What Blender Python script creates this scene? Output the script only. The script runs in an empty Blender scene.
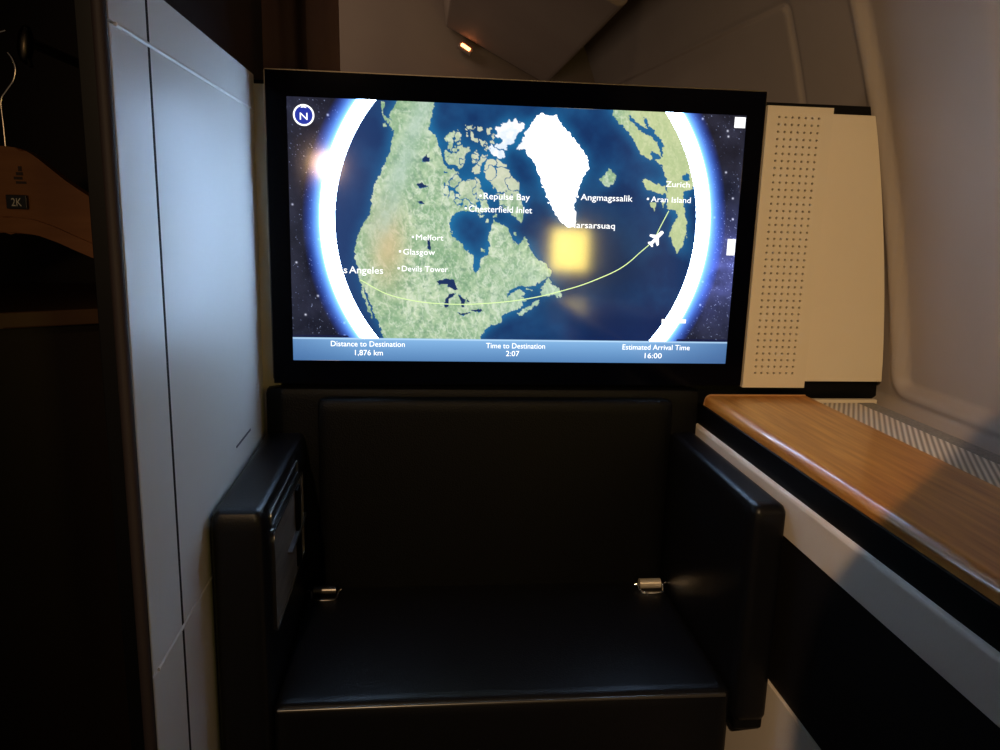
import bpy, bmesh, math, random
import numpy as np
from mathutils import Vector, Matrix, noise
PI = math.pi
H = 1.10                      # height of the eye above the cabin floor; heights below are given from the eye level
C = bpy.context.scene.collection
random.seed(4)

# ---------------------------------------------------------------- materials
def mat(name, col, rough=.5, metal=0., spec=.5, bump=None, emit=None, coat=0.):
    m = bpy.data.materials.new(name); m.use_nodes = True
    nt = m.node_tree; b = nt.nodes['Principled BSDF']
    b.inputs['Base Color'].default_value = (*col, 1)
    b.inputs['Roughness'].default_value = rough
    b.inputs['Metallic'].default_value = metal
    b.inputs['Specular IOR Level'].default_value = spec
    b.inputs['Coat Weight'].default_value = coat
    if emit:
        b.inputs['Emission Color'].default_value = (*emit[:3], 1)
        b.inputs['Emission Strength'].default_value = emit[3]
    if bump:
        tc = nt.nodes.new('ShaderNodeTexCoord')
        if bump[0] == 'noise':
            t = nt.nodes.new('ShaderNodeTexNoise'); t.inputs['Scale'].default_value = bump[1]; t.inputs['Detail'].default_value = 4
            out = t.outputs['Fac']
        else:
            t = nt.nodes.new('ShaderNodeTexVoronoi'); t.inputs['Scale'].default_value = bump[1]; out = t.outputs['Distance']
        nt.links.new(tc.outputs['Object'], t.inputs['Vector'])
        bp = nt.nodes.new('ShaderNodeBump'); bp.inputs['Strength'].default_value = bump[2]; bp.inputs['Distance'].default_value = .002
        nt.links.new(out, bp.inputs['Height']); nt.links.new(bp.outputs['Normal'], b.inputs['Normal'])
    return m

def mottled(name, c1, c2, scale, rough=.6, stretch=(1, 1, 1), spec=.4, bump=0., coat=0., detail=4, lo=.3, hi=.7):
    m = mat(name, c1, rough, spec=spec, coat=coat); nt = m.node_tree; b = nt.nodes['Principled BSDF']
    tc = nt.nodes.new('ShaderNodeTexCoord'); mp = nt.nodes.new('ShaderNodeMapping'); mp.inputs['Scale'].default_value = stretch
    t = nt.nodes.new('ShaderNodeTexNoise'); t.inputs['Scale'].default_value = scale; t.inputs['Detail'].default_value = detail
    r = nt.nodes.new('ShaderNodeValToRGB'); r.color_ramp.elements[0].position = lo; r.color_ramp.elements[1].position = hi
    r.color_ramp.elements[0].color = (*c1, 1); r.color_ramp.elements[1].color = (*c2, 1)
    nt.links.new(tc.outputs['Object'], mp.inputs['Vector']); nt.links.new(mp.outputs['Vector'], t.inputs['Vector'])
    nt.links.new(t.outputs['Fac'], r.inputs['Fac']); nt.links.new(r.outputs['Color'], b.inputs['Base Color'])
    if bump:
        bp = nt.nodes.new('ShaderNodeBump'); bp.inputs['Strength'].default_value = bump; bp.inputs['Distance'].default_value = .002
        nt.links.new(t.outputs['Fac'], bp.inputs['Height']); nt.links.new(bp.outputs['Normal'], b.inputs['Normal'])
    return m

M = {}
M['leather'] = mat('black leather', (.0035, .0035, .0045), .36, spec=.22, bump=('voronoi', 420, .08))
M['leather_soft'] = mat('black leather panel', (.0018, .0018, .002), .5, spec=.12, bump=('voronoi', 420, .25))
M['black'] = mat('black plastic', (.0015, .0015, .002), .45, spec=.15)
M['gap'] = mat('shadow gap lining', (.006, .004, .004), .8, spec=.2)
M['bezel'] = mat('black glass bezel', (.0008, .001, .003), .1, spec=.05)
M['cream'] = mottled('cream lacquer', (.58, .50, .385), (.63, .545, .42), 3, .6)
M['white_panel'] = mottled('off white panel', (.74, .73, .70), (.78, .77, .74), 2.5, .42)
M['edge'] = mat('brown rubber edge', (.014, .008, .010), .7)
M['strip'] = mat('pale console strip', (.62, .54, .46), .5, bump=('noise', 300, .1))
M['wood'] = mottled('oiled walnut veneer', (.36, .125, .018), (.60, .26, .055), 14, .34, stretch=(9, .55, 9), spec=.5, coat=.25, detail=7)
M['wood_edge'] = mat('pale wood edging', (.50, .26, .11), .4)
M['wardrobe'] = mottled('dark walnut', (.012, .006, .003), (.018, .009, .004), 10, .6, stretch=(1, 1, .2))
M['hanger'] = mottled('beech hanger wood', (.26, .10, .028), (.32, .13, .04), 16, .5, stretch=(.5, 6, 6))
M['steel'] = mat('polished steel', (.6, .55, .48), .22, metal=1)
M['brushed'] = mottled('brushed metal', (.22, .19, .17), (.36, .32, .29), 30, .38, stretch=(1, .4, 3))
M['brushed'].node_tree.nodes['Principled BSDF'].inputs['Metallic'].default_value = .6
M['side'] = mottled('cabin lining', (.30, .25, .215), (.34, .285, .245), 3, .65, bump=.1)
M['bin'] = mottled('overhead lining', (.27, .21, .18), (.31, .25, .21), 3, .7)
M['curtain'] = mat('maroon curtain cloth', (.32, .20, .17), .9, spec=.1, bump=('noise', 500, .3))
M['carpet'] = mottled('dark carpet', (.03, .026, .024), (.05, .045, .04), 200, .95, spec=.05)
M['plate'] = mat('black plate', (.01, .01, .012), .3)
M['ink'] = mat('dark print', (.04, .02, .012), .6)
M['white_ink'] = mat('white print', (.8, .78, .75), .6)
M['grey_ink'] = mat('grey print', (.12, .12, .14), .6)

# ---------------------------------------------------------------- helpers
def finish(name, bm, m, parent=None, smooth=False, bevel=0, seg=3):
    """bm in place coordinates (z from eye level) -> ONE mesh object"""
    if bevel:
        bmesh.ops.bevel(bm, geom=list(bm.edges), offset=bevel, segments=seg, profile=.5, affect='EDGES', clamp_overlap=True)
    for v in bm.verts: v.co.z += H
    off = Vector(root_loc(parent)) if parent else None
    if off is None:
        xs = [v.co for v in bm.verts]
        off = Vector(((min(c.x for c in xs)+max(c.x for c in xs))/2, (min(c.y for c in xs)+max(c.y for c in xs))/2, min(c.z for c in xs)))
    for v in bm.verts: v.co -= off
    bmesh.ops.recalc_face_normals(bm, faces=bm.faces)
    me = bpy.data.meshes.new(name); bm.to_mesh(me); bm.free()
    if smooth:
        me.shade_smooth()
    o = bpy.data.objects.new(name, me); C.objects.link(o); me.materials.append(m)
    if parent: o.parent = parent
    else: o.location = off
    if bevel or smooth:
        w = o.modifiers.new('wn', 'WEIGHTED_NORMAL'); w.keep_sharp = True
        if not smooth: me.shade_smooth()
        me.set_sharp_from_angle(angle=math.radians(40))
    return o

def root_loc(o):
    while o.parent: o = o.parent
    return o.location

def thing(name, label, cat, loc, group=None):
    o = bpy.data.objects.new(name, None); C.objects.link(o); o.location = (loc[0], loc[1], loc[2]+H); o.empty_display_size = .05
    o['label'] = label; o['category'] = cat
    if group: o['group'] = group
    return o

def tag(o, label, cat, group=None):
    o['label'] = label; o['category'] = cat
    if group: o['group'] = group
    return o

def struct(o): o['kind'] = 'structure'; return o

def box(bm, x0, x1, y0, y1, z0, z1):
    vs = [bm.verts.new((x, y, z)) for x in (x0, x1) for y in (y0, y1) for z in (z0, z1)]
    for f in ((0,1,3,2), (4,6,7,5), (0,4,5,1), (2,3,7,6), (0,2,6,4), (1,5,7,3)): bm.faces.new([vs[i] for i in f])
    return bm

def B(name, dims, m, parent=None, bevel=.0015, seg=2):
    return finish(name, box(bmesh.new(), *dims), m, parent, bevel=bevel, seg=seg)

def prism(bm, pts, axis, a, b):
    """extrude a 2-D outline along an axis; pts are the two other coordinates in x,y,z order"""
    def v3(p, t):
        return {'x': (t, p[0], p[1]), 'y': (p[0], t, p[1]), 'z': (p[0], p[1], t)}[axis]
    A = [bm.verts.new(v3(p, a)) for p in pts]; Bv = [bm.verts.new(v3(p, b)) for p in pts]
    n = len(pts)
    bm.faces.new(A); bm.faces.new(Bv[::-1])
    for i in range(n): bm.faces.new((A[i], Bv[i], Bv[(i+1) % n], A[(i+1) % n]))
    return bm

def rrect(x0, x1, z0, z1, r, n=6):
    if not isinstance(r, (tuple, list)): r = (r,)*4
    out = []
    for (cx, cz, a, q) in ((x1, z1, 0, r[0]), (x0, z1, 90, r[1]), (x0, z0, 180, r[2]), (x1, z0, 270, r[3])):
        sx = -1 if cx == x1 else 1; sz = -1 if cz == z1 else 1
        if q <= 0: out.append((cx, cz)); continue
        for i in range(n+1):
            t = math.radians(a+90*i/n); out.append((cx+sx*q+q*math.cos(t), cz+sz*q+q*math.sin(t)))
    return out

def tube(bm, pts, r, n=10, closed=False, caps=True):
    pts = [Vector(p) for p in pts]; rings = []
    N = len(pts); up = None
    for i, p in enumerate(pts):
        if closed: t = (pts[(i+1) % N]-pts[i-1]).normalized()
        else: t = (pts[min(i+1, N-1)]-pts[max(i-1, 0)]).normalized()
        if up is None:
            up = Vector((0, 0, 1)) if abs(t.z) < .9 else Vector((1, 0, 0))
        s = t.cross(up).normalized(); up = s.cross(t).normalized()
        rr = r[i] if isinstance(r, (list, tuple)) else r
        rings.append([bm.verts.new(p+s*rr*math.cos(2*PI*k/n)+up*rr*math.sin(2*PI*k/n)) for k in range(n)])
    for i in range(N if closed else N-1):
        a, b = rings[i], rings[(i+1) % N]
        for k in range(n): bm.faces.new((a[k], a[(k+1) % n], b[(k+1) % n], b[k]))
    if caps and not closed: bm.faces.new(rings[0][::-1]); bm.faces.new(rings[-1])
    return bm

def smooth_path(pts, sub=6):
    out = []; P = [Vector(p) for p in pts]; P = [P[0]*2-P[1]]+P+[P[-1]*2-P[-2]]
    for i in range(1, len(P)-2):
        for k in range(sub):
            t = k/sub; a, b, c, d = P[i-1], P[i], P[i+1], P[i+2]
            out.append(.5*((2*b)+(c-a)*t+(2*a-5*b+4*c-d)*t*t+(-a+3*b-3*c+d)*t**3))
    out.append(P[-2]); return out

def cushion(name, x0, x1, y0, y1, z0, z1, r, m, parent, puff=0., nx=24, ny=14, nz=8, facez=True):
    """soft rounded block: subdivided box pushed onto a rounded-box surface, slightly crowned"""
    bm = bmesh.new()
    cx, cy, cz = (x0+x1)/2, (y0+y1)/2, (z0+z1)/2; hx, hy, hz = (x1-x0)/2, (y1-y0)/2, (z1-z0)/2
    verts = {}
    def V(i, j, k):
        key = (i, j, k)
        if key not in verts:
            p = Vector((-hx+2*hx*i/nx, -hy+2*hy*j/ny, -hz+2*hz*k/nz))
            # denser rows near the edges
            for a, (h, n, q) in enumerate(((hx, nx, i), (hy, ny, j), (hz, nz, k))):
                u = q/n*2-1; p[a] = h*(abs(u)**.6)*(1 if u > 0 else -1) if u else 0
            q = Vector([max(-h+r, min(h-r, c)) for c, h in zip(p, (hx, hy, hz))]); d = p-q
            if d.length > 1e-9: p = q+d.normalized()*r
            u, v, w = p.x/hx, p.y/hy, p.z/hz
            if puff:
                e = (1-u*u)*(1-v*v)*(1 if p.z > 0 else 0)
                p.z += puff*e*(p.z/hz)
                p.y -= puff*.5*(1-u*u)*(1-w*w)*(1 if p.y < 0 else 0)
            verts[key] = bm.verts.new((cx+p.x, cy+p.y, cz+p.z))
        return verts[key]
    for i in range(nx):
        for j in range(ny):
            for k in (0, nz): bm.faces.new((V(i, j, k), V(i+1, j, k), V(i+1, j+1, k), V(i, j+1, k)))
    for i in range(nx):
        for k in range(nz):
            for j in (0, ny): bm.faces.new((V(i, j, k), V(i+1, j, k), V(i+1, j, k+1), V(i, j, k+1)))
    for j in range(ny):
        for k in range(nz):
            for i in (0, nx): bm.faces.new((V(i, j, k), V(i, j+1, k), V(i, j+1, k+1), V(i, j, k+1)))
    return finish(name, bm, m, parent, smooth=True)
# strengths
SCREEN = 1.1; KEY = 118.; SIDE = .33; AISLE = 6.; FILL = 3.5; AMB = .06
M['trim'] = mat('thin bronze trim', (.14, .115, .085), .4, metal=.7)
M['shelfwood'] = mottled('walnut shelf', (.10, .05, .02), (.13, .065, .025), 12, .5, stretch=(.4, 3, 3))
M['pegm'] = mat('dark bronze', (.10, .085, .06), .3, metal=1)
M['leather_gloss'] = mat('glossy black piping', (.03, .027, .024), .3, spec=1.)
M['chrome'] = mat('chrome', (.85, .82, .76), .12, metal=1)
M['dull_steel'] = mat('dull steel', (.30, .28, .26), .35, metal=1)
M['shaded_steel'] = mat('shaded steel', (.12, .11, .10), .3, metal=1)
M['matdark'] = mottled('grey mesh band', (.20, .185, .16), (.30, .275, .24), 260, .8)
# ribbed mat: cream rubber with diagonal ribs
m = mat('ribbed mat', (.60, .52, .42), .7); nt = m.node_tree; b = nt.nodes['Principled BSDF']
tc = nt.nodes.new('ShaderNodeTexCoord'); mp = nt.nodes.new('ShaderNodeMapping'); mp.inputs['Rotation'].default_value = (0, 0, math.radians(30))
wv_ = nt.nodes.new('ShaderNodeTexWave'); wv_.inputs['Scale'].default_value = 42; wv_.inputs['Distortion'].default_value = 0
vo = nt.nodes.new('ShaderNodeTexVoronoi'); vo.inputs['Scale'].default_value = 240; vo.inputs['Randomness'].default_value = .1
mx = nt.nodes.new('ShaderNodeMath'); mx.operation = 'MULTIPLY'
rp = nt.nodes.new('ShaderNodeValToRGB'); rp.color_ramp.elements[0].color = (.30, .255, .20, 1); rp.color_ramp.elements[1].color = (.80, .71, .59, 1)
bp = nt.nodes.new('ShaderNodeBump'); bp.inputs['Strength'].default_value = .6; bp.inputs['Distance'].default_value = .002
nt.links.new(tc.outputs['Object'], mp.inputs['Vector']); nt.links.new(mp.outputs['Vector'], wv_.inputs['Vector']); nt.links.new(tc.outputs['Object'], vo.inputs['Vector'])
nt.links.new(wv_.outputs['Fac'], rp.inputs['Fac']); nt.links.new(rp.outputs['Color'], b.inputs['Base Color'])
nt.links.new(vo.outputs['Distance'], mx.inputs[0]); nt.links.new(wv_.outputs['Fac'], mx.inputs[1]); nt.links.new(mx.outputs[0], bp.inputs['Height']); nt.links.new(bp.outputs['Normal'], b.inputs['Normal'])
M['mat'] = m
M['lockm'] = mat('satin steel', (.75, .66, .52), .35, metal=.6)
M['drawer'] = mat('black drawer laminate', (.006, .005, .005), .5, spec=.2)
# outlines of the map picture, in thousandths of the display width
LAND=[[(233,-10),(232,0),(219,18),(213,31),(217,40),(213,52),(223,60),(219,83),(214,108),(204,127),(188,162),(180,178),(175,203),(171,235),(152,267),(142,287),(138,333),(144,359),(147,380),(151,391),(157,418),(170,444),(183,471),(196,491),(201,518),(417,516),(419,502),(429,488),(442,477),(466,470),(465,454),(492,442),(506,436),(513,430),(508,422),(519,419),(510,409),(519,402),(505,396),(489,402),(475,413),(484,399),(498,388),(532,387),(545,382),(562,367),(574,360),(571,347),(560,333),(543,328),(529,311),(511,278),(498,295),(483,289),(480,272),(470,256),(456,250),(440,244),(436,263),(429,283),(434,300),(430,320),(415,327),(413,353),(406,363),(399,353),(397,320),(378,308),(364,288),(350,279),(344,253),(350,236),(370,223),(388,225),(413,228),(432,219),(423,200),(416,179),(411,162),(404,154),(375,162),(365,153),(354,137),(336,135),(326,116),(319,88),(316,73),(299,57),(302,33),(309,2),(309,-13)],
[(417,132),(425,115),(441,112),(456,116),(467,124),(472,139),(483,151),(495,161),(495,176),(503,198),(508,224),(506,245),(495,246),(481,229),(468,220),(454,208),(454,191),(440,182),(435,165),(422,153)],
[(332,72),(338,63),(357,53),(367,62),(366,74),(348,80),(335,78)],
[(341,81),(364,77),(369,90),(387,92),(376,108),(373,127),(365,137),(355,128),(339,125),(330,110),(332,99),(348,103),(338,91)],
[(389,102),(400,96),(407,104),(400,120),(391,122)],
[(412,104),(425,105),(423,113),(410,123),(406,145),(393,147),(391,133),(404,123)],
[(373,44),(396,45),(393,51),(376,54)],
[(402,45),(413,44),(412,52),(402,53)],
[(375,57),(389,56),(393,67),(403,73),(400,79),(387,73),(377,68)],
[(406,73),(421,74),(419,86),(410,87)],
[(420,50),(430,47),(432,59),(424,63)],
[(432,59),(438,59),(438,72),(432,70)],
[(426,75),(435,73),(439,83),(429,81)],
[(418,90),(426,86),(424,97),(417,96)],
[(408,233),(416,231),(420,236),(411,240)],
[(425,243),(431,242),(430,251),(425,249)],
[(438,231),(448,231),(448,235),(439,235)],
[(413,307),(423,306),(421,315),(415,315)],
[(485,269),(492,267),(492,275),(487,275)],
[(551,406),(557,384),(568,365),(573,380),(593,387),(601,407),(591,412),(584,406),(567,409)],
[(501,448),(510,441),(526,432),(547,418),(549,428),(520,444),(510,453),(503,453)],
[(518,389),(534,395),(532,397),(520,393)],
[(673,146),(687,139),(692,126),(703,126),(711,139),(707,155),(692,165),(681,159)],
[(196,2),(201,2),(201,28),(210,32),(215,37),(217,44),(209,45),(201,34),(198,25)],
[(199,48),(206,46),(206,54),(201,54)],
[(175,197),(180,195),(178,216),(181,231),(176,230)],
[(150,401),(155,405),(167,428),(176,458),(174,465),(165,448),(160,424),(152,415)],
[(693,-12),(694,0),(704,21),(729,39),(747,60),(758,82),(773,98),(788,105),(790,94),(786,85),(803,87),(811,100),(797,100),(808,111),(816,116),(823,132),(828,151),(831,166),(830,181),(834,207),(853,210),(859,226),(846,253),(843,267),(855,290),(864,307),(873,293),(883,269),(883,242),(872,209),(867,170),(884,163),(903,142),(898,77),(870,15),(845,-18)],
[(771,150),(779,142),(808,155),(826,158),(830,174),(819,178),(802,172),(784,166)],
[(790,194),(808,193),(803,215),(797,207)],
[(817,191),(826,191),(823,206)]]
WATER=[[(732,10),(739,10),(758,30),(772,34),(767,12),(771,12),(780,32),(793,38),(793,46),(811,61),(817,90),(812,97),(807,81),(798,62),(783,50),(766,47),(752,32),(737,20)],
[(862,140),(871,127),(880,133),(879,143),(865,143)],
[(867,170),(881,163),(887,172),(894,195),(889,225),(883,256),(880,286),(877,286),(880,256),(879,226),(872,209)],
[(317,380),(339,375),(356,376),(364,398),(358,399),(342,391),(341,386),(322,387)],
[(335,437),(336,422),(346,408),(356,406),(358,409),(345,420),(343,438),(338,440)],
[(363,409),(375,416),(383,421),(378,438),(374,438),(371,421)],
[(383,414),(392,426),(387,426)],
[(367,452),(384,450),(397,449),(384,454),(370,455)],
[(395,443),(419,441),(421,445),(411,447),(397,445)],
[(284,118),(292,108),(294,113),(300,114),(297,124),(285,122)],
[(270,172),(283,166),(287,171),(297,174),(281,178)],
[(273,208),(283,206),(289,212),(280,211)],
[(295,290),(301,285),(304,311),(297,309)],
[(486,236),(491,236),(507,252),(505,256),(493,246)],
[(156,395),(164,414),(177,448),(191,478),(188,480),(180,468),(170,441),(160,418)],
[(402,209),(409,198),(414,210),(411,219)],
[(408,161),(414,158),(422,157),(415,177),(410,177)],
[(435,183),(441,170),(446,182),(461,180),(466,185),(438,186)]]
ICE=[[(443,46),(460,35),(486,28),(506,36),(502,49),(487,60),(481,73),(468,83),(470,91),(455,90),(439,87),(442,81),(455,77),(455,68),(443,67)],
[(429,84),(442,90),(462,96),(462,107),(449,109),(433,103),(428,94)],
[(490,83),(507,56),(527,21),(545,15),(573,18),(583,36),(608,56),(625,79),(646,105),(647,127),(634,155),(629,172),(623,190),(620,207),(625,229),(624,251),(603,252),(582,230),(563,202),(555,175),(547,164),(538,137),(524,114),(508,93),(487,88)]]
ROUTE=[(149,380),(201,408),(247,421),(303,429),(372,431),(415,429),(460,425),(505,419),(551,410),(589,400),(642,384),(687,366),(723,349),(750,331),(776,307),(798,287),(809,273),(819,250),(837,212)]
PLANE=[(826,257),(829,261),(818,273),(819,288),(815,291),(810,281),(805,287),(806,293),(802,293),(798,288),(793,285),(794,282),(801,281),(807,274),(796,269),(797,265),(812,266),(822,257)]
CAPTIONS=[('Melfort', 271, 331, 284, 12.6), ('Glasgow', 243, 313, 316, 12.6), ('Devils Tower', 240, 342, 353, 12.6), ('Los', 89, 121, 358, 15.7), ('Angeles', 125, 199, 358, 15.7), ('Repulse Bay', 418, 520, 191, 14.1), ('Chesterfield Inlet', 386, 526, 219, 14.1), ('Angmagssalik', 634, 752, 187, 14.1), ('Narsarsuaq', 610, 715, 248, 14.1), ('Zurich', 826, 881, 153, 12.6), ('Aran Island', 794, 886, 187, 12.6), ('Distance to Destination', 83, 247, 523, 12.6), ('1,876 km', 136, 198, 543, 12.6), ('Time to Destination', 431, 567, 524, 12.6), ('2:07', 477, 508, 542, 12.6), ('Estimated Arrival Time', 749, 910, 524, 12.6), ('16:00', 803, 844, 544, 12.6), ('N', 23, 44, 36, 20.4)]
# ================================================================ television
TVY = 1.24
X0, X1, ZT, ZB = -.198, .5105, .163, -.2345        # lit display, 32 inch 16:9
tv = thing('television', 'wide black framed television showing a lit flight map of the globe', 'television', (.155, 1.255, -.273))
def frame(bm, o, i, y0, y1):
    (ox0, ox1, oz0, oz1), (ix0, ix1, iz0, iz1) = o, i
    for d in ((ox0, ox1, iz1, oz1), (ox0, ox1, oz0, iz0)): box(bm, d[0], d[1], y0, y1, d[2], d[3])
    for d in ((ox0, ix0, iz0, iz1), (ix1, ox1, iz0, iz1)): box(bm, d[0], d[1], y0, y1, d[2], d[3])
    bmesh.ops.remove_doubles(bm, verts=bm.verts, dist=1e-6)
    return bm
finish('bezel', frame(bmesh.new(), (-.2285, .5395, -.2715, .1995), (X0, X1, ZB, ZT), TVY, TVY+.02), M['bezel'], tv)
bm = bmesh.new(); prism(bm, rrect(-.2305, .5415, -.2665, .2015, .004, 4), 'y', TVY+.003, TVY+.029)
finish('trim_frame', bm, M['trim'], tv, bevel=0)

# map picture shown on the display, one colour per vertex
NX, NY = 760, 428
rng = np.random.default_rng(7)
def vnoise(u, v, s, seed=0):
    r = np.random.default_rng(seed); G = r.random((256, 256)); a, b = u/s, v/s
    i, j = np.floor(a).astype(int), np.floor(b).astype(int); fa, fb = a-i, b-j
    fa = fa*fa*(3-2*fa); fb = fb*fb*(3-2*fb); g = lambda p, q: G[p % 256, q % 256]
    return (g(i, j)*(1-fa)+g(i+1, j)*fa)*(1-fb)+(g(i, j+1)*(1-fa)+g(i+1, j+1)*fa)*fb
def fbm(u, v, s, seed=0, oc=4):
    t = 0; A = 0
    for o in range(oc):
        w = .55**o; t = t+w*vnoise(u, v, s/2**o, seed+o); A += w
    return t/A
U, Vv = np.meshgrid(np.linspace(0, 1000, NX), np.linspace(0, 562, NY), indexing='ij')
def inside(poly, u, v):
    x, y = np.array([p[0] for p in poly], float), np.array([p[1] for p in poly], float); r = np.zeros(u.shape, bool); n = len(x); j = n-1
    for i in range(n):
        if y[i] != y[j]:
            c = ((y[i] > v) != (y[j] > v)) & (u < (x[j]-x[i])*(v-y[i])/(y[j]-y[i])+x[i]); r ^= c
        j = i
    return r
wu = U+(fbm(U, Vv, 9, 11)-.5)*8+(fbm(U, Vv, 4.5, 61, 2)-.5)*5; wv = Vv+(fbm(U, Vv, 9, 23)-.5)*8+(fbm(U, Vv, 4.5, 63, 2)-.5)*5
land = np.zeros(U.shape, bool); ice = land.copy()
for p in LAND: land |= inside(p, wu, wv)
for p in WATER: land &= ~inside(p, wu, wv)
ix = U+(fbm(U, Vv, 7, 71, 3)-.5)*22; iy = Vv+(fbm(U, Vv, 7, 73, 3)-.5)*22
for p in ICE: ice |= inside(p, wu*.5+ix*.5, wv*.5+iy*.5)
fj = (1-abs(2*fbm(U, Vv, 24, 83, 3)-1) > .95) & (np.hypot((U-430)/130, (Vv-120)/110) < 1) & (U > 330); land &= ~fj
def blur(a, n):
    a = a.astype(float)
    for ax in (0, 1):
        for _ in range(2):
            c = np.cumsum(np.concatenate([np.repeat(np.take(a, [0], ax), n+1, ax), a, np.repeat(np.take(a, [-1], ax), n, ax)], ax), ax)
            a = (np.take(c, range(2*n+1, c.shape[ax]), ax)-np.take(c, range(0, c.shape[ax]-2*n-1), ax))/(2*n+1)
    return a
shelf = blur(land | ice, 14)
def mixc(a, b, t): t = np.clip(t, 0, 1)[..., None]; return np.asarray(a, float)*(1-t)+np.asarray(b, float)*t
S = lambda *c: np.array([(x/255.) for x in c])
n1 = fbm(U, Vv, 60, 3); n2 = fbm(U+30*(n1-.5), Vv+40*(n1-.5), 16, 5, 5); n3 = fbm(U*1.0, Vv*.6, 34, 8, 5); n4 = fbm(U, Vv, 3.5, 31, 2)
col = mixc(S(20, 50, 96), S(30, 84, 132), (n1-.3)*1.6)
col = mixc(col, S(30, 108, 158), np.clip(shelf*2.2-.12, 0, 1)*(.55+.6*n1))
col = mixc(col, S(40, 62, 108), np.clip((260-U)/160, 0, 1)*.8)                       # open ocean in the west
col = mixc(col, S(12, 32, 78), np.clip((Vv-415)/50, 0, 1)*np.clip((U-560)/120, 0, 1)*.8)
col = mixc(col, S(30, 44, 72), np.exp(-(((U-690)/130)**2+((Vv-330)/130)**2))*.8)
st1 = 1-abs(2*fbm(U*1.0+50*n1, Vv*.55+60*n3, 20, 51, 5)-1)
lc = mixc(S(136, 172, 134), S(202, 218, 184), (n2-.32)*1.9+(n1-.5)*.9); lc = mixc(lc, S(224, 232, 214), (st1-.86)*5)
lc = mixc(lc, S(132, 168, 126), (n3-.5)*1.6)
lc = mixc(lc, S(226, 232, 210), (n4-.52)*1.5); lc = mixc(lc, S(112, 146, 118), (fbm(U, Vv, 8, 41, 4)-.55)*2.6)
dry = np.exp(-(((U-208)/38)**2+((Vv-300)/85)**2)); lc = mixc(lc, S(214, 186, 140), dry*.75)
moun = np.exp(-(((U-235+(.35*(Vv-150)))/26)**2))*np.clip((330-Vv)/80, 0, 1); lc = mixc(lc, S(176, 200, 186), moun*(.3+n2*.6))
lc = mixc(lc, S(176, 206, 196), np.clip((Vv-300)/150, 0, 1)*np.exp(-((U-570)/90)**2)*.5)
lc = mixc(lc, S(214, 214, 190), np.clip((215-Vv)/60, 0, 1)*np.exp(-((U-460)/110)**4)*.8)
lc = mixc(lc, S(200, 208, 150), np.clip((U-700)/60, 0, 1)*.7)
col = np.where(land[..., None], lc, col)
ic = mixc(S(205, 222, 240), S(255, 255, 255), (n2-.2)*2+np.clip((U-480)/40, 0, 1)*.8)
ic = ic*(1+.5*np.clip((U-500)/40, 0, 1))[..., None]
col = np.where(ice[..., None], ic, col)
lake = np.zeros(U.shape, bool)
for p in WATER[3:13]: lake |= inside(p, U*.7+wu*.3, Vv*.7+wv*.3)
col = np.where(lake[..., None], S(26, 48, 92), col)
# limb, atmosphere, stars
R = np.hypot(U-499.5, Vv-253)
space = mixc(S(20, 22, 36), S(48, 50, 70), fbm(U, Vv, 40, 77)*1.4-.3)
cloud = np.clip((U-870)/70, 0, 1)*np.exp(-((Vv-340)/110)**2); space = mixc(space, S(96, 104, 180), cloud*(.3+.9*fbm(U, Vv, 30, 91)))
star = (rng.random(U.shape) > .968); star &= rng.random(U.shape) < .45+cloud
br = rng.random(U.shape)**2*.8+.15
stars = star*br*.8
big = (rng.random(U.shape) > .9996)
bs = blur(big, 1)*9; space = space+(stars[..., None]*S(200, 215, 255))+np.clip(bs, 0, 1)[..., None]*.8
glow = np.clip((R-434)/40, 0, 1)
halo = mixc(S(130, 200, 255), S(30, 70, 230), np.clip((R-436)/34, 0, 1))
space = space*(1-(1-glow)[..., None])+halo*((1-glow)**.9)[..., None]*1.35
t = np.clip((R-426)/14, 0, 1)
limb = np.ones(space.shape)
out = np.where((R < 404)[..., None], col, mixc(limb, space, t))
def lin(c):
    c = np.clip(c, 0, None); return np.where(c <= .04045, c/12.92, ((c+.055)/1.055)**2.4)
L = lin(out)
L = np.where(((R >= 404) & (R < 438))[..., None], L*(1+23*np.clip((438-R)/12, 0, 1))[..., None]*np.array([.60, .85, 1.22]), L)
L = np.where((np.hypot(U-34.5, Vv-36.5) < 20)[..., None], lin(S(34, 52, 160)), L)
# status bar
bar = Vv > 510
tt = (Vv-510)/52
bc = mixc(S(132, 180, 226), S(84, 128, 178), np.clip(tt*1.0, 0, 1)); bc = mixc(bc, S(52, 84, 134), np.clip((abs(U-470)-330)/240, 0, 1)*.7)
bc = mixc(bc, S(190, 222, 250), np.exp(-((Vv-512)/1.6)**2))
L = np.where(bar[..., None], lin(bc), L)
L = np.where(((Vv > 505) & (Vv <= 509) & (R > 404))[..., None] & (R > 455)[..., None], lin(S(20, 24, 60)), L)
me = bpy.data.meshes.new('display')
px = X0+U/1000*(X1-X0); pz = ZT-Vv/562*(ZT-ZB)
off = root_loc(tv)
co = np.stack([px-off[0], np.full(U.shape, TVY+.0015)-off[1], pz+H-off[2]], -1).reshape(-1, 3).astype(np.float32)
idx = np.arange(NX*NY).reshape(NX, NY)
fa = np.stack([idx[:-1, :-1], idx[:-1, 1:], idx[1:, 1:], idx[1:, :-1]], -1).reshape(-1, 4)
me.vertices.add(len(co)); me.vertices.foreach_set('co', co.ravel())
me.loops.add(fa.size); me.loops.foreach_set('vertex_index', fa.ravel().astype(np.int32))
me.polygons.add(len(fa)); me.polygons.foreach_set('loop_start', np.arange(0, fa.size, 4, dtype=np.int32))
me.update(calc_edges=True)
at = me.color_attributes.new('picture', 'FLOAT_COLOR', 'POINT')
at.data.foreach_set('color', np.concatenate([L.reshape(-1, 3), np.ones((NX*NY, 1))], 1).astype(np.float32).ravel())
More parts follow.
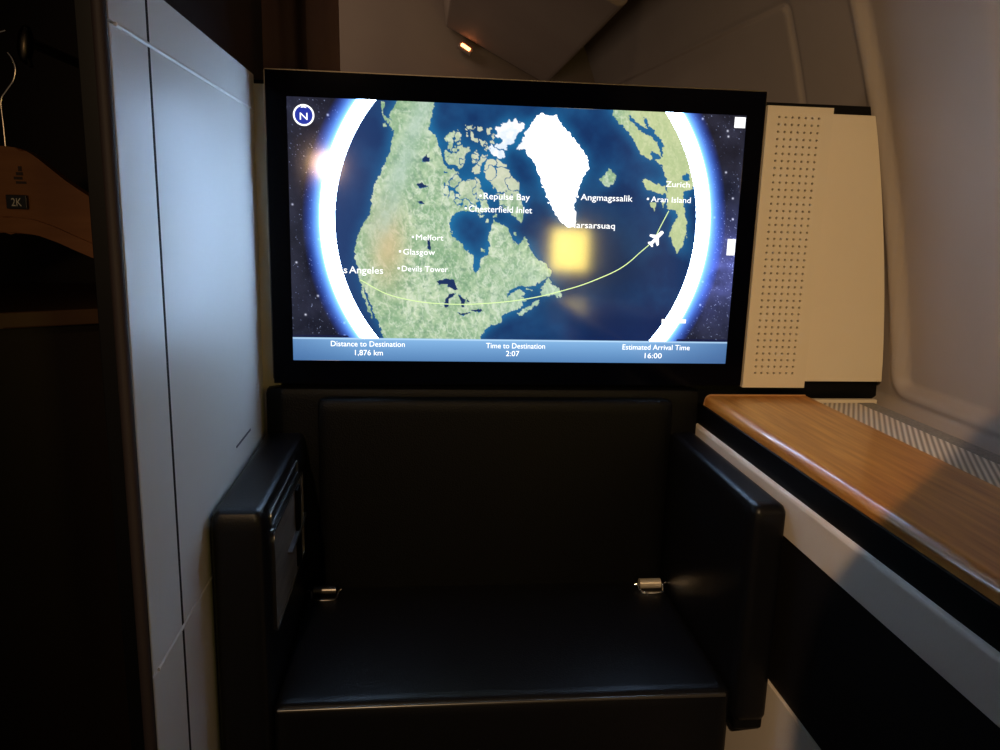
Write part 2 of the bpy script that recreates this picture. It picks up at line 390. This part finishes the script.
dm = mat('lit display glass', (.002, .003, .005), .085, spec=.5); nt = dm.node_tree
ca = nt.nodes.new('ShaderNodeVertexColor'); ca.layer_name = 'picture'
nt.links.new(ca.outputs['Color'], nt.nodes['Principled BSDF'].inputs['Emission Color']); nt.nodes['Principled BSDF'].inputs['Emission Strength'].default_value = SCREEN
disp = bpy.data.objects.new('display', me); C.objects.link(disp); me.materials.append(dm); disp.parent = tv
disp['label'] = 'lit screen picture of the globe with a flight route'
def uvp(u, v, y=TVY+.0008): return (X0+u/1000*(X1-X0), y, ZT-v/562*(ZT-ZB))
M['txt'] = mat('lit lettering', (0, 0, 0), .3, emit=(1, 1, 1, 1.3*SCREEN)); M['txt'].node_tree.nodes['Principled BSDF'].inputs['Specular IOR Level'].default_value = 0
M['route'] = mat('lit route line', (0, 0, 0), .3, emit=(.72, .95, .42, 1.0*SCREEN))
def text_mesh(s):
    cu = bpy.data.curves.new('t', 'FONT'); cu.body = s; cu.size = 1; cu.resolution_u = 3; cu.offset = 0 if s == 'Melfort' else .003
    o = bpy.data.objects.new('t', cu); C.objects.link(o); dg = bpy.context.evaluated_depsgraph_get(); dg.update()
    m = bpy.data.meshes.new_from_object(o.evaluated_get(dg)); bpy.data.objects.remove(o); return m
def place_text(name, s, put, w, h, m, parent, bold=0):
    """put(a,b) maps text coordinates (0..w, centred height) to place"""
    t = text_mesh(s); bm = bmesh.new(); bm.from_mesh(t)
    xs = [v.co.x for v in bm.verts]; x0, x1 = min(xs), max(xs); sc = w/(x1-x0); ys = h/.72
    for v in bm.verts: v.co = Vector(put((v.co.x-x0)*sc, (v.co.y-.36)*ys))
    return finish(name, bm, m, parent)
for s, a, b, v, h in CAPTIONS:
    if s == 'N': a, b, v, h = 26.5, 42.5, 38.5, 15
    place_text('map_caption' if v < 505 else 'bar_caption', s, lambda p, q: uvp(a+p, v-q, TVY+.0006), b-a, h, M['txt'], disp)
    if len(s) > 1 and v < 505 and s not in ('Zurich', 'Los', 'Angeles'):
        bm = bmesh.new(); c = uvp(a-7, v); box(bm, c[0]-.0016, c[0]+.0016, c[1]-.0002, c[1]+.0001, c[2]-.0016, c[2]+.0016); finish('town_dot', bm, M['txt'], disp)
def ribbon(bm, pts, w, y):
    P = [Vector((p[0], p[1])) for p in pts]; prev = None
    for i, p in enumerate(P):
        t = (P[min(i+1, len(P)-1)]-P[max(i-1, 0)]).normalized(); n = Vector((-t.y, t.x))*w/2
        a, b = bm.verts.new(uvp(*(p+n), y)), bm.verts.new(uvp(*(p-n), y))
        if prev: bm.faces.new((prev[0], prev[1], b, a))
        prev = (a, b)
sp = smooth_path([(p[0], p[1], 0) for p in ROUTE], 5)
bm = bmesh.new(); ribbon(bm, [(p.x, p.y) for p in sp], 2.1, TVY+.0009); finish('route_line', bm, M['route'], disp)
bm = bmesh.new(); bm.faces.new([bm.verts.new(uvp(*p, TVY+.0005)) for p in PLANE]); finish('aeroplane_icon', bm, M['txt'], disp)
bm = bmesh.new()
cin, cout = [], []
for k in range(40):
    t = 2*PI*k/40; cin.append(bm.verts.new(uvp(34.5+18.5*math.cos(t), 36.5+18.5*math.sin(t)))); cout.append(bm.verts.new(uvp(34.5+22*math.cos(t), 36.5+22*math.sin(t))))
for k in range(40): bm.faces.new((cin[k], cin[(k+1) % 40], cout[(k+1) % 40], cout[k]))
bm.faces.new([bm.verts.new(uvp(*p)) for p in ((34.5, 16), (41, 22), (34.5, 21), (28, 22))])
finish('compass_ring', bm, M['txt'], disp)
for u0, u1, v0, v1 in ((973, 998, 4, 27), (980, 999, 271, 308), (838, 896, 458, 467)):
    bm = bmesh.new(); bm.faces.new([bm.verts.new(uvp(*p)) for p in ((u0, v0), (u1, v0), (u1, v1), (u0, v1))]); finish('screen_button', bm, M['txt'], disp)

# ================================================================ front wall behind the television
front = struct(B('wall_front', (-.262, .745, 1.275, 1.34, -H, .190), M['black'], None, .002))
def wall_x(z):
    d = z+.30
    return .811-.06*d-(.19*d*d if d > 0 else 0)
bm = bmesh.new()
pts = [(-.2615, .182), (-.222, .182), (-.222, -.37), (-.2615, -.37)]
prism(bm, pts, 'y', 1.262, 1.2745); finish('facing_panel', bm, M['cream'], front, bevel=.001, seg=2)
zs = [.173-.44*i/14 for i in range(15)]
bm = bmesh.new(); prism(bm, [(.645, .173)]+[(wall_x(z)-.008, z) for z in zs]+[(.645, -.267)], 'y', 1.255, 1.2745)
o = finish('facing_panel', bm, M['cream'], front, bevel=.001, seg=2)
bm = bmesh.new(); zs2 = [.190-.50*i/14 for i in range(15)]
prism(bm, [(.735, .190)]+[(wall_x(z)-.004, z) for z in zs2 if wall_x(z) > .738]+[(.735, -.31)], 'y', 1.276, 1.33); finish('side_filler', bm, M['black'], front)
# small black cap on the top left corner is the wall core itself

# ================================================================ perforated loudspeaker panel
spk = thing('loudspeaker_panel', 'tall cream panel with a grid of small round speaker holes beside the television', 'speaker', (.597, 1.25, -.274))
sx0, sx1, sz0, sz1 = .5425, .6515, -.2745, .1795; fy = 1.238
cols, rows = 7, 38; hx0, hx1, hz0, hz1 = .5625, .6280, -.2495, .1625
cw = (hx1-hx0)/(cols-1); ch = (hz1-hz0)/(rows-1); r = .0019
bm = bmesh.new(); pit = bmesh.new(); gx0, gz0 = hx0-cw/2, hz0-ch/2; gx1, gz1 = hx1+cw/2, hz1+ch/2
grid = {}
def gv(x, z):
    k = (round(x, 6), round(z, 6))
    if k not in grid: grid[k] = bm.verts.new((x, fy, z))
    return grid[k]
for i in range(cols):
    for j in range(rows):
        cx, cz = hx0+i*cw, hz0+j*ch; a, b, c, d = cx-cw/2, cx+cw/2, cz-ch/2, cz+ch/2
        outer = [gv(b, cz), gv(b, d), gv(cx, d), gv(a, d), gv(a, cz), gv(a, c), gv(cx, c), gv(b, c)]
        ring = [bm.verts.new((cx+r*math.cos(PI*k/4), fy, cz+r*math.sin(PI*k/4))) for k in range(8)]
        deep = [bm.verts.new((cx+r*math.cos(PI*k/4), fy+.006, cz+r*math.sin(PI*k/4))) for k in range(8)]
        for k in range(8):
            q = (k+1) % 8
            bm.faces.new((outer[k], outer[q], ring[q], ring[k])); bm.faces.new((ring[k], ring[q], deep[q], deep[k]))
        pit.faces.new([pit.verts.new((cx+r*math.cos(PI*k/4), fy+.005, cz+r*math.sin(PI*k/4))) for k in range(8)])
xs = [gx0+cw/2*k for k in range(2*cols+1)]; zz = [gz0+ch/2*k for k in range(2*rows+1)]
for A, Bq in (((sx0, gx0), None), ((gx1, sx1), None)):
    a, b = A
    ev = [gv(gx0 if b == gx0 else gx1, z) for z in zz]
    o1, o2 = gv(a if b == gx0 else b, gz0), gv(a if b == gx0 else b, gz1)
    bm.faces.new([o1]+ev+[o2])
bot = [gv(x, gz0) for x in xs]; top = [gv(x, gz1) for x in xs]
bm.faces.new([gv(sx0, sz0), gv(sx1, sz0), gv(sx1, gz0)]+bot[::-1]+[gv(sx0, gz0)])
bm.faces.new([gv(sx0, sz1), gv(sx0, gz1)]+top+[gv(sx1, gz1), gv(sx1, sz1)][0:2])
# returns of the panel
be = [e for e in bm.edges if len(e.link_faces) == 1 and all(abs(v.co.y-fy) < 1e-6 for v in e.verts)]
ex = bmesh.ops.extrude_edge_only(bm, edges=be)
for g in ex['geom']:
    if isinstance(g, bmesh.types.BMVert): g.co.y = 1.2745
finish('perforated_plate', bm, M['cream'], spk)
finish('speaker_cloth', pit, M['gap'], spk)

# ================================================================ left partition
PX = -.25
part = thing('partition', 'tall white partition panel lit blue by the television, left of the footrest', 'partition', (-.268, .98, -H))
B('core', (-.261, -.2555, .703, 1.262, -H, .188), M['gap'], part, .001)
g = .0034
cuts_z = [(-H+.02, -.442), (-.442, .1445), (.1445, .196)]; cuts_y = [(.701, .795), (.795, 1.270)]
for (z0, z1) in cuts_z:
    for (y0, y1) in cuts_y:
        gy0 = y0+(g if y0 > .75 else 0); gy1 = y1-(g*.6 if y1 < 1 else 0)
        gz0_, gz1_ = z0+(.0009 if z0 > -1 else 0), z1-(.0009 if z1 < .19 else 0)
        B('wall_panel', (PX-.006, PX, gy0, gy1, gz0_, gz1_), M['white_panel'], part, .0012, 2)
for zb in (.1445, -.442):
    bm = bmesh.new(); tube(bm, [(PX-.0004, .714+.552*k/8, zb) for k in range(9)], .0022, 10); finish('groove_bead', bm, M['white_panel'], part, smooth=True)
B('joint_strip', (PX-.005, PX-.0002, .7938, .7992, -H+.02, .196), M['gap'], part, 0)
bm = bmesh.new(); prism(bm, [(p[0], p[1]) for p in rrect(-.2615, -.2505, .692, .7030, .005, 4)], 'z', -H, .196); finish('edge_trim', bm, M['edge'], part, smooth=True)
B('top_cap', (-.261, -.2505, .703, 1.270, .189, .197), M['white_panel'], part, .002)
bm = bmesh.new()
for k in range(5): box(bm, PX-.0002, PX+.0008, 1.065+k*.0185, 1.065+k*.0185+.0165, -.3255, -.3225)
finish('latch_slot', bm, M['grey_ink'], part)['label'] = 'thin dark broken slot line'

# ================================================================ wardrobe and coat hanger on the left
wd = thing('wardrobe', 'open dark walnut wardrobe compartment left of the white partition', 'wardrobe', (-.62, 1.1, -H))
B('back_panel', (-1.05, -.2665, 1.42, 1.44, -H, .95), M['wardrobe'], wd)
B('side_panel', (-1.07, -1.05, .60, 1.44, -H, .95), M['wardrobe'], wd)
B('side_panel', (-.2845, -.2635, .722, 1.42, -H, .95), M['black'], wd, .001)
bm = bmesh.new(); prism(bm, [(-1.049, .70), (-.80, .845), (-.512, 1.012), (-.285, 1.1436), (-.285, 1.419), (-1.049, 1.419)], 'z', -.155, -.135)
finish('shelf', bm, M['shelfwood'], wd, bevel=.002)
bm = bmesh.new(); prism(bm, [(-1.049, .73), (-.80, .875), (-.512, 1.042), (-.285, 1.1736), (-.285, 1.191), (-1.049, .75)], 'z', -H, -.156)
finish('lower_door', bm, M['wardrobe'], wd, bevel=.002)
bm = bmesh.new(); tube(bm, [(-.457, 1.022+.398*k/6, .183) for k in range(7)], .006, 14); finish('coat_peg', bm, M['pegm'], wd, smooth=True)
bm = bmesh.new(); bmesh.ops.create_uvsphere(bm, u_segments=20, v_segments=14, radius=1)
for v in bm.verts: v.co = Vector((-.457+v.co.x*.009+.12*v.co.z*.02, 1.016+v.co.y*.009, .178+v.co.z*.022-.0))
tube(bm, [(-.452, 1.010, .160), (-.449, 1.008, .153)], [.003, .0022], 8)
finish('peg_knob', bm, M['pegm'], wd, smooth=True)

hg = thing('coat_hanger', 'wooden coat hanger with black seat number plate, hanging in the dark wardrobe', 'hanger', (-.507, 1.05, -.08))
hx, hy = -.507, 1.05
def curve(pts, x):
    for (a, p), (c, q) in zip(pts, pts[1:]):
        if x <= c: t = (x-a)/(c-a); return p+(q-p)*t
    return pts[-1][1]
TOP = [(0, .0655), (.012, .0645), (.022, .0625), (.031, .0585), (.043, .049), (.056, .038), (.069, .027), (.084, .0165), (.098, .007), (.12, -.004), (.141, -.014), (.17, -.027), (.19, -.038), (.2051, -.052)]
LOW = [(0, -.038), (.031, -.041), (.056, -.050), (.075, -.059), (.098, -.069), (.141, -.084), (.17, -.090), (.19, -.091), (.2051, -.086)]
up, lo = [], []
for k in range(61):
    s = (-1+k/30)*.205
    up.append((hx+s, curve(TOP, abs(s)))); lo.append((hx+s, curve(LOW, abs(s))))
outline = up+lo[::-1]
bm = bmesh.new(); prism(bm, outline, 'y', hy-.006, hy+.012); finish('shoulder_board', bm, M['hanger'], hg, bevel=.003, seg=2)
bm = bmesh.new()
band_o = [(p[0], p[1]+.019) for p in lo]; prism(bm, band_o+[(p[0], p[1]+.001) for p in lo][::-1], 'y', hy-.0105, hy-.0062); finish('trouser_bar', bm, M['hanger'], hg, bevel=.0015, seg=2)
hk = [(hx+.001, hy, .062), (hx+.001, hy, .09), (hx+.001, hy, .118), (hx+.008, hy, .130), (hx+.017, hy, .142), (hx+.021, hy, .156), (hx+.018, hy, .168), (hx+.014, hy, .174)]
hk2 = [(hx-.001, hy, .12), (hx-.012, hy, .134), (hx-.018, hy, .155), (hx-.014, hy, .178), (hx+.002, hy, .194), (hx+.014, hy, .199)]
bm = bmesh.new(); tube(bm, smooth_path(hk, 5), .0022, 10); tube(bm, smooth_path(hk2, 5), .0022, 10); finish('hook', bm, M['steel'], hg, smooth=True)
B('number_plate', (hx+.001, hx+.025, hy-.0125, hy-.0062, -.0095, .0075), M['plate'], hg, .001)
place_text('plate_lettering', '2K', lambda p, q: (hx+.0075+p, hy-.0131, -.0010+q), .012, .010, M['white_ink'], hg)
bm = bmesh.new()
for (a, b, w_, h_) in ((.010, .026, .010, .0035), (.013, .031, .008, .004), (.012, .021, .012, .003), (.016, .036, .004, .006)):
    box(bm, hx+a, hx+a+w_, hy-.0068, hy-.006, b, b+h_)
finish('engraved_mark', bm, M['ink'], hg)

# ================================================================ footrest seat (ottoman)
ot = thing('footrest_seat', 'black leather footrest seat with two square arms below the television', 'footrest', (.11, 1.1, -H))
AT, FB = -.352, .893
def arm(x0, x1, name='armrest', top=AT, rs=.022):
    return cushion(name, x0, x1, FB, 1.262, -.662 if x0 > 0 else -.69, top, rs, M['leather'], ot, 0, 14, 20, 16)
la = arm(-.2460, -.181, rs=.013); ra = arm(.421, .4695, rs=.013)
for x0, x1 in ((-.241, -.186), (.425, .4655)):
    B('arm_foot', (x0, x1, FB+.006, 1.26, -.674 if x0 > 0 else -.704, -.655 if x0 > 0 else -.685), M['black'], ot, .004, 3)
cushion('seat_cushion', -.1805, .4205, .900, 1.235, -.80, -.6145, .011, M['leather'], ot, .006, 40, 20, 12)
bm = bmesh.new(); tube(bm, smooth_path([(-.174+.583*k/12, .8985-.0035*math.sin(PI*k/12), -.6190+.003*math.sin(PI*k/12)) for k in range(13)], 4), .0028, 10); finish('piping', bm, M['leather_gloss'], ot, smooth=True)
cushion('backrest', -.160, .4195, 1.215, 1.272, -.64, -.292, .012, M['leather_soft'], ot, 0, 24, 6, 20)
cushion('back_surround', -.2425, .4690, 1.236, 1.2725, -.62, -.279, .008, M['leather_soft'], ot, 0, 24, 6, 20)
B('plinth', (-.20, .40, .99, 1.272, -H, -.78), M['black'], ot, .004)
# control pocket in the left arm
fx = -.181
def yz_prism(pts, a, b, name, m, par=la, bevel=.0008):
    bm = bmesh.new(); prism(bm, pts, 'x', a, b); return finish(name, bm, m, par, bevel=bevel, seg=2)
yz_prism(rrect(.936, 1.176, -.530, -.398, .010), fx-.004, fx+.0012, 'pocket_panel', M['brushed'])
def ring(pts_o, pts_i, a, b, name, m):
    bm = bmesh.new(); n = len(pts_o)
    for x in (a, b):
        pass
    vs = [[bm.verts.new((x, p[0], p[1])) for p in pp] for x in (a, b) for pp in (pts_o, pts_i)]
    o0, i0, o1, i1 = vs
    for k in range(n):
        q = (k+1) % n
        bm.faces.new((o1[k], o1[q], i1[q], i1[k])); bm.faces.new((o0[k], o0[q], o1[q], o1[k])); bm.faces.new((i0[k], i0[q], i1[q], i1[k])); bm.faces.new((o0[k], o0[q], i0[q], i0[k]))
    return finish(name, bm, m, la)
ring(rrect(.933, 1.179, -.533, -.395, .012), rrect(.9355, 1.1765, -.5305, -.3975, .010), fx-.003, fx+.003, 'pocket_frame', M['steel'])
ring(rrect(.925, 1.140, -.386, -.366, .006), rrect(.9265, 1.1385, -.3845, -.3675, .005), fx-.003, fx+.002, 'slot_frame', M['dull_steel'])
yz_prism([(1.112, -.525), (1.132, -.525), (1.132, -.402), (1.105, -.402)], fx+.001, fx+.006, 'pocket_divider', M['black'])
yz_prism([(1.035, -.470), (1.180, -.470), (1.180, -.466), (1.035, -.466)], fx+.001, fx+.008, 'pocket_lip', M['dull_steel'])
# seat locks at the back of the cushion
def lock(cx, m1, m2):
    bm = bmesh.new(); tube(bm, [(cx-.018, 1.196, -.607), (cx+.018, 1.196, -.607)], .0085, 16); h = finish('seat_lock', bm, m1, ot, smooth=True)
    bm = bmesh.new(); tube(bm, smooth_path([(cx-.027, 1.192, -.606), (cx-.022, 1.190, -.606), (cx-.020, 1.182, -.6125), (cx-.014, 1.175, -.6135), (cx+.014, 1.175, -.6135), (cx+.020, 1.182, -.6125), (cx+.022, 1.190, -.606), (cx+.027, 1.192, -.604)], 4), .0022, 10)
    finish('lock_loop', bm, m2, h, smooth=True)
lock(.392, M['lockm'], M['chrome']); lock(-.150, M['shaded_steel'], M['shaded_steel'])  # left lock is a darker steel copy, its shade put into the colour

# ================================================================ side console
co_ = thing('side_console', 'low side console with black drawers and pale strip under the wooden ledge', 'console', (.62, .6, -H))
CX = .470
Y0c = -.35
B('recess_panel', (CX+.006, .60, Y0c, 1.26, -.345, -.306), M['black'], co_, .001)
bm = bmesh.new(); prism(bm, [(CX, -.397), (CX+.02, -.397), (CX+.02, -.341), (CX+.006, -.341), (CX+.002, -.3425), (CX, -.346)], 'y', Y0c, 1.255); finish('pale_strip', bm, M['strip'], co_, bevel=.0012, seg=2)
B('drawer_front', (CX+.0035, CX+.02, Y0c, 1.255, -.607, -.3975), M['drawer'], co_, .001)
B('base_panel', (CX, CX+.02, Y0c, 1.255, -H, -.608), M['strip'], co_, .0015)
B('carcass', (CX+.021, .772, Y0c, 1.255, -H, -.346), M['black'], co_, .001)
# wooden ledge
WZ = -.288
prof = [(.655, WZ)]
rr = .012
for k in range(9):
    t = PI/2*k/8; prof.append((.4785+rr-rr*math.sin(t), WZ-rr+rr*math.cos(t)))
prof += [(.4785, -.3055), (.655, -.3055)]
bm = bmesh.new(); prism(bm, prof, 'y', Y0c, 1.236)
wt = finish('wooden_ledge', bm, M['wood'], smooth=True); tag(wt, 'long brown wooden ledge running along the right side towards the camera', 'ledge')
bm = bmesh.new(); prism(bm, [(p[0], p[1]+.0012) for p in prof[:-2]]+[(.4773, -.3055), (.655, -.3055)], 'y', 1.2362, 1.2400)
finish('end_trim', bm, M['wood_edge'], wt)
# tray with ribbed mat
tr = thing('side_tray', 'pale tray between the wooden ledge and the cabin side wall', 'tray', (.73, .6, -.33))
B('tray_base', (.6565, .790, Y0c, 1.262, -.335, -.3045), M['cream'], tr, .001)
B('tray_rim', (.6565, .790, 1.244, 1.2545, -.305, -.2965), M['cream'], tr, .001)
bm = bmesh.new()
nx_, ny_ = 3, 3
box(bm, .660, .782, Y0c+.01, 1.240, -.3042, -.3012); finish('ribbed_mat', bm, M['mat'], tr, bevel=.001)
B('dark_band', (.752, .781, Y0c+.01, 1.238, -.3012, -.3005), M['matdark'], tr, .0003)

# ================================================================ cabin shell
NYw, NZw = 620, 250
ys = np.linspace(-1.2, 3.6, NYw); zs_ = np.concatenate([np.linspace(-1.10, -.36, 20, endpoint=False), np.linspace(-.36, .65, NZw)])
YY, ZZ = np.meshgrid(ys, zs_, indexing='ij')
d = ZZ+.30
XX = .812-.06*d-np.where(d > 0, .19*d*d, 0)
def sdr(y, z, y0, y1, z0, z1, r):
    cy, cz = (y0+y1)/2, (z0+z1)/2; qy = np.abs(y-cy)-(y1-y0)/2+r; qz = np.abs(z-cz)-(z1-z0)/2+r
    return np.hypot(np.maximum(qy, 0), np.maximum(qz, 0))+np.minimum(np.maximum(qy, qz), 0)-r
skew = .10*(ZZ+.28)
s1 = sdr(YY-skew*(YY > .7), ZZ, .12, 1.222, -.272, .75, .026)
st = lambda t: np.clip(t, 0, 1)**2*(3-2*np.clip(t, 0, 1))
XX += .013*st(-s1/.014)-.005*np.exp(-((s1-.008)/.007)**2)
XX -= .028*st((-.288-ZZ)/.03)                                 # ledge below the window panel
s2 = sdr(YY, ZZ, .35, 1.015, -.232, .60, .08); XX += .004*st(-s2/.010)
s3 = sdr(YY, ZZ-.045*(YY-1.5)*.8, 1.500, 5., -.8, .402, .02); XX -= .004*st(-s3/.008); XX += .004*np.exp(-(s3/.006)**2)
s4 = sdr(YY, ZZ, 1.9, 2.3, -.2, .25, .06); XX += .01*st(-s4/.02)
me = bpy.data.meshes.new('wall_right'); n0, n1_ = YY.shape
co = np.stack([XX, YY, ZZ+H], -1).reshape(-1, 3).astype(np.float32)
outer = co.copy(); outer[:, 0] += .05
idx = np.arange(n0*n1_).reshape(n0, n1_)
fa = np.stack([idx[:-1, :-1], idx[:-1, 1:], idx[1:, 1:], idx[1:, :-1]], -1).reshape(-1, 4)
me.vertices.add(len(co)); me.vertices.foreach_set('co', co.ravel())
me.loops.add(fa.size); me.loops.foreach_set('vertex_index', fa.ravel().astype(np.int32))
me.polygons.add(len(fa)); me.polygons.foreach_set('loop_start', np.arange(0, fa.size, 4, dtype=np.int32))
me.update(calc_edges=True); me.shade_smooth()
wr = bpy.data.objects.new('wall_right', me); C.objects.link(wr); me.materials.append(M['side']); struct(wr)
sm = wr.modifiers.new('thick', 'SOLIDIFY'); sm.thickness = .03; sm.offset = -1 

struct(B('floor', (-2.2, .85, -1.2, 3.6, -H-.05, -H), M['carpet'], None, 0))
struct(B('ceiling', (-2.2, .9, -1.2, 3.6, 1.15, 1.2), M['bin'], None, 0))
struct(B('wall_far', (-2.2, .80, 3.02, 3.08, -H, 1.15), M['bin'], None, 0))
struct(B('wall_left', (-2.25, -2.2, -1.2, 3.6, -H, 1.15), M['bin'], None, 0))
# overhead bin: sloping underside over the window side
bn = thing('overhead_bin', 'grey brown overhead bin slanting across the upper right behind the television', 'overhead bin', (.4, 2.4, .48))
bm = bmesh.new(); prism(bm, [(.088, .655), (.45, .478), (.462, .478), (.475, .49), (.60, 1.14), (.02, 1.14)], 'y', 1.9, 3.00); finish('bin_body', bm, M['bin'], bn, bevel=.006, seg=3)
bm = bmesh.new(); prism(bm, [(.52, .655), (.66, .655), (.72, 1.14), (.60, 1.14)], 'y', 1.92, 3.0); finish('gap_shade', bm, M['gap'], bn)  # dark filler, its colour stands in for the shade in the gap
# curtain
bm = bmesh.new(); N = 240; prev = None
for k in range(N+1):
    x = -1.35+1.185*k/N; y = 1.70+.016*math.sin(k*.30+1.2*math.sin(k*.05))+.006*math.sin(k*.71)
    colv = [bm.verts.new((x+.012*(z-.3)*(-1), y, z)) for z in (-H+.03, -.2, .2, .5, .8, 1.13)]
    if prev:
        for q in range(5): bm.faces.new((prev[q], colv[q], colv[q+1], prev[q+1]))
    prev = colv
cu = finish('curtain', bm, M['curtain'], smooth=True); tag(cu, 'dark maroon pleated curtain hanging behind the partition, upper left', 'curtain')
so = cu.modifiers.new('thick', 'SOLIDIFY'); so.thickness = .003
# small orange lamp on the far wall under the bin
lp = thing('indicator_lamp', 'tiny glowing orange lamp on the far wall beneath the overhead bin', 'lamp', (.157, 2.99, .56))
bm = bmesh.new(); tube(bm, smooth_path([(.144, 2.975, .592), (.157, 2.97, .584), (.173, 2.975, .575)], 4), .006, 12); finish('glowing_lens', bm, mat('orange glow', (.9, .4, .15), .4, emit=(1, .30, .10, 7)), lp, smooth=True)
bm = bmesh.new(); tube(bm, [(.136, 2.99, .597), (.182, 2.99, .571)], .017, 12); finish('lamp_base', bm, M['bin'], lp, smooth=True)

# ================================================================ unseen slab added behind the viewer, outline shaped to throw the round console shadow
hs = thing('shadow_blocker', 'unseen black leather slab behind the viewer, added to cast the console shadow', 'shadow blocker', (.30, -.15, -H))
bm = bmesh.new(); prism(bm, [(.032, -.02), (.027, .06), (.026, .13), (.028, .185), (.036, .212), (.055, .236), (.085, .270), (.129, .322), (.18, .37), (.25, .40), (.44, .40), (.49, .37), (.50, .32), (.50, 0), (.48, -.02)], 'y', -.136, -.106); finish('blocker_slab', bm, M['leather'], hs, bevel=.006, seg=3)
B('blocker_post', (.40, .43, -.16, -.14, -H, -.02), M['black'], hs, .004)

# ================================================================ light
def light(kind, name, loc, e, col, **k):
    l = bpy.data.lights.new(name, kind); l.energy = e; l.color = col
    o = bpy.data.objects.new(name, l); C.objects.link(o); o.location = (loc[0], loc[1], loc[2]+H)
    for a, b in k.items():
        if a != 'at': setattr(l, a, b)
    if 'at' in k:
        o.rotation_euler = (Vector(k['at'])-Vector(loc)).to_track_quat('-Z', 'Y').to_euler()
    return o
WARM = (1, .68, .38)
light('SPOT', 'reading_light', (-.35, -.9, .75), KEY, WARM, shadow_soft_size=.008, spot_size=math.radians(70), spot_blend=1.0, at=(.72, .72, -.36))
light('AREA', 'side_lamp', (.6287, -.8, -.138), SIDE, (1, .74, .14), shape='RECTANGLE', size=.15, size_y=.17, spread=math.radians(60), at=(.32, 1.24, -.08))
light('SPOT', 'aisle_reading_light', (-.379, -.8, .175), AISLE, (1, .60, .30), shadow_soft_size=.05, spot_size=math.radians(40), spot_blend=.5, at=(.0, 1.24, .05))
light('AREA', 'bin_fill_light', (-.9, 2.3, -.3), FILL*.5, (1, .78, .60), shape='RECTANGLE', size=.4, size_y=.6, at=(.35, 2.6, .7))  # added fill that brightens the bin underside, no known lamp
light('AREA', 'cabin_fill_light', (-.6, 2.3, 1.1), FILL, (1, .74, .52), shape='RECTANGLE', size=.5, size_y=.8, at=(-.5, 2.3, -1))  # added wash that lifts the forward cabin, no known lamp
w = bpy.data.worlds.new('cabin'); w.use_nodes = True; bpy.context.scene.world = w
bg = w.node_tree.nodes['Background']; bg.inputs['Color'].default_value = (1, .80, .62, 1); bg.inputs['Strength'].default_value = AMB

# ================================================================ camera
cam = bpy.data.cameras.new('camera'); cam.sensor_width = 36; cam.lens = 780.8*36/1000; cam.clip_start = .01
oc = bpy.data.objects.new('camera', cam); C.objects.link(oc); bpy.context.scene.camera = oc
r_ = Vector((.99465, -.09964, .02721)); u_ = Vector((-.00645, .20296, .97917)); f_ = Vector((.10309, .97410, -.20123))
mw = Matrix((r_, u_, -f_)).transposed().to_4x4(); mw.translation = (0, 0, H); oc.matrix_world = mw
vs = bpy.context.scene.view_settings
vs.view_transform = 'Standard'; vs.look = 'None'; vs.gamma = 1; vs.use_curve_mapping = False; vs.exposure = 0
bpy.context.scene.display_settings.display_device = 'sRGB'
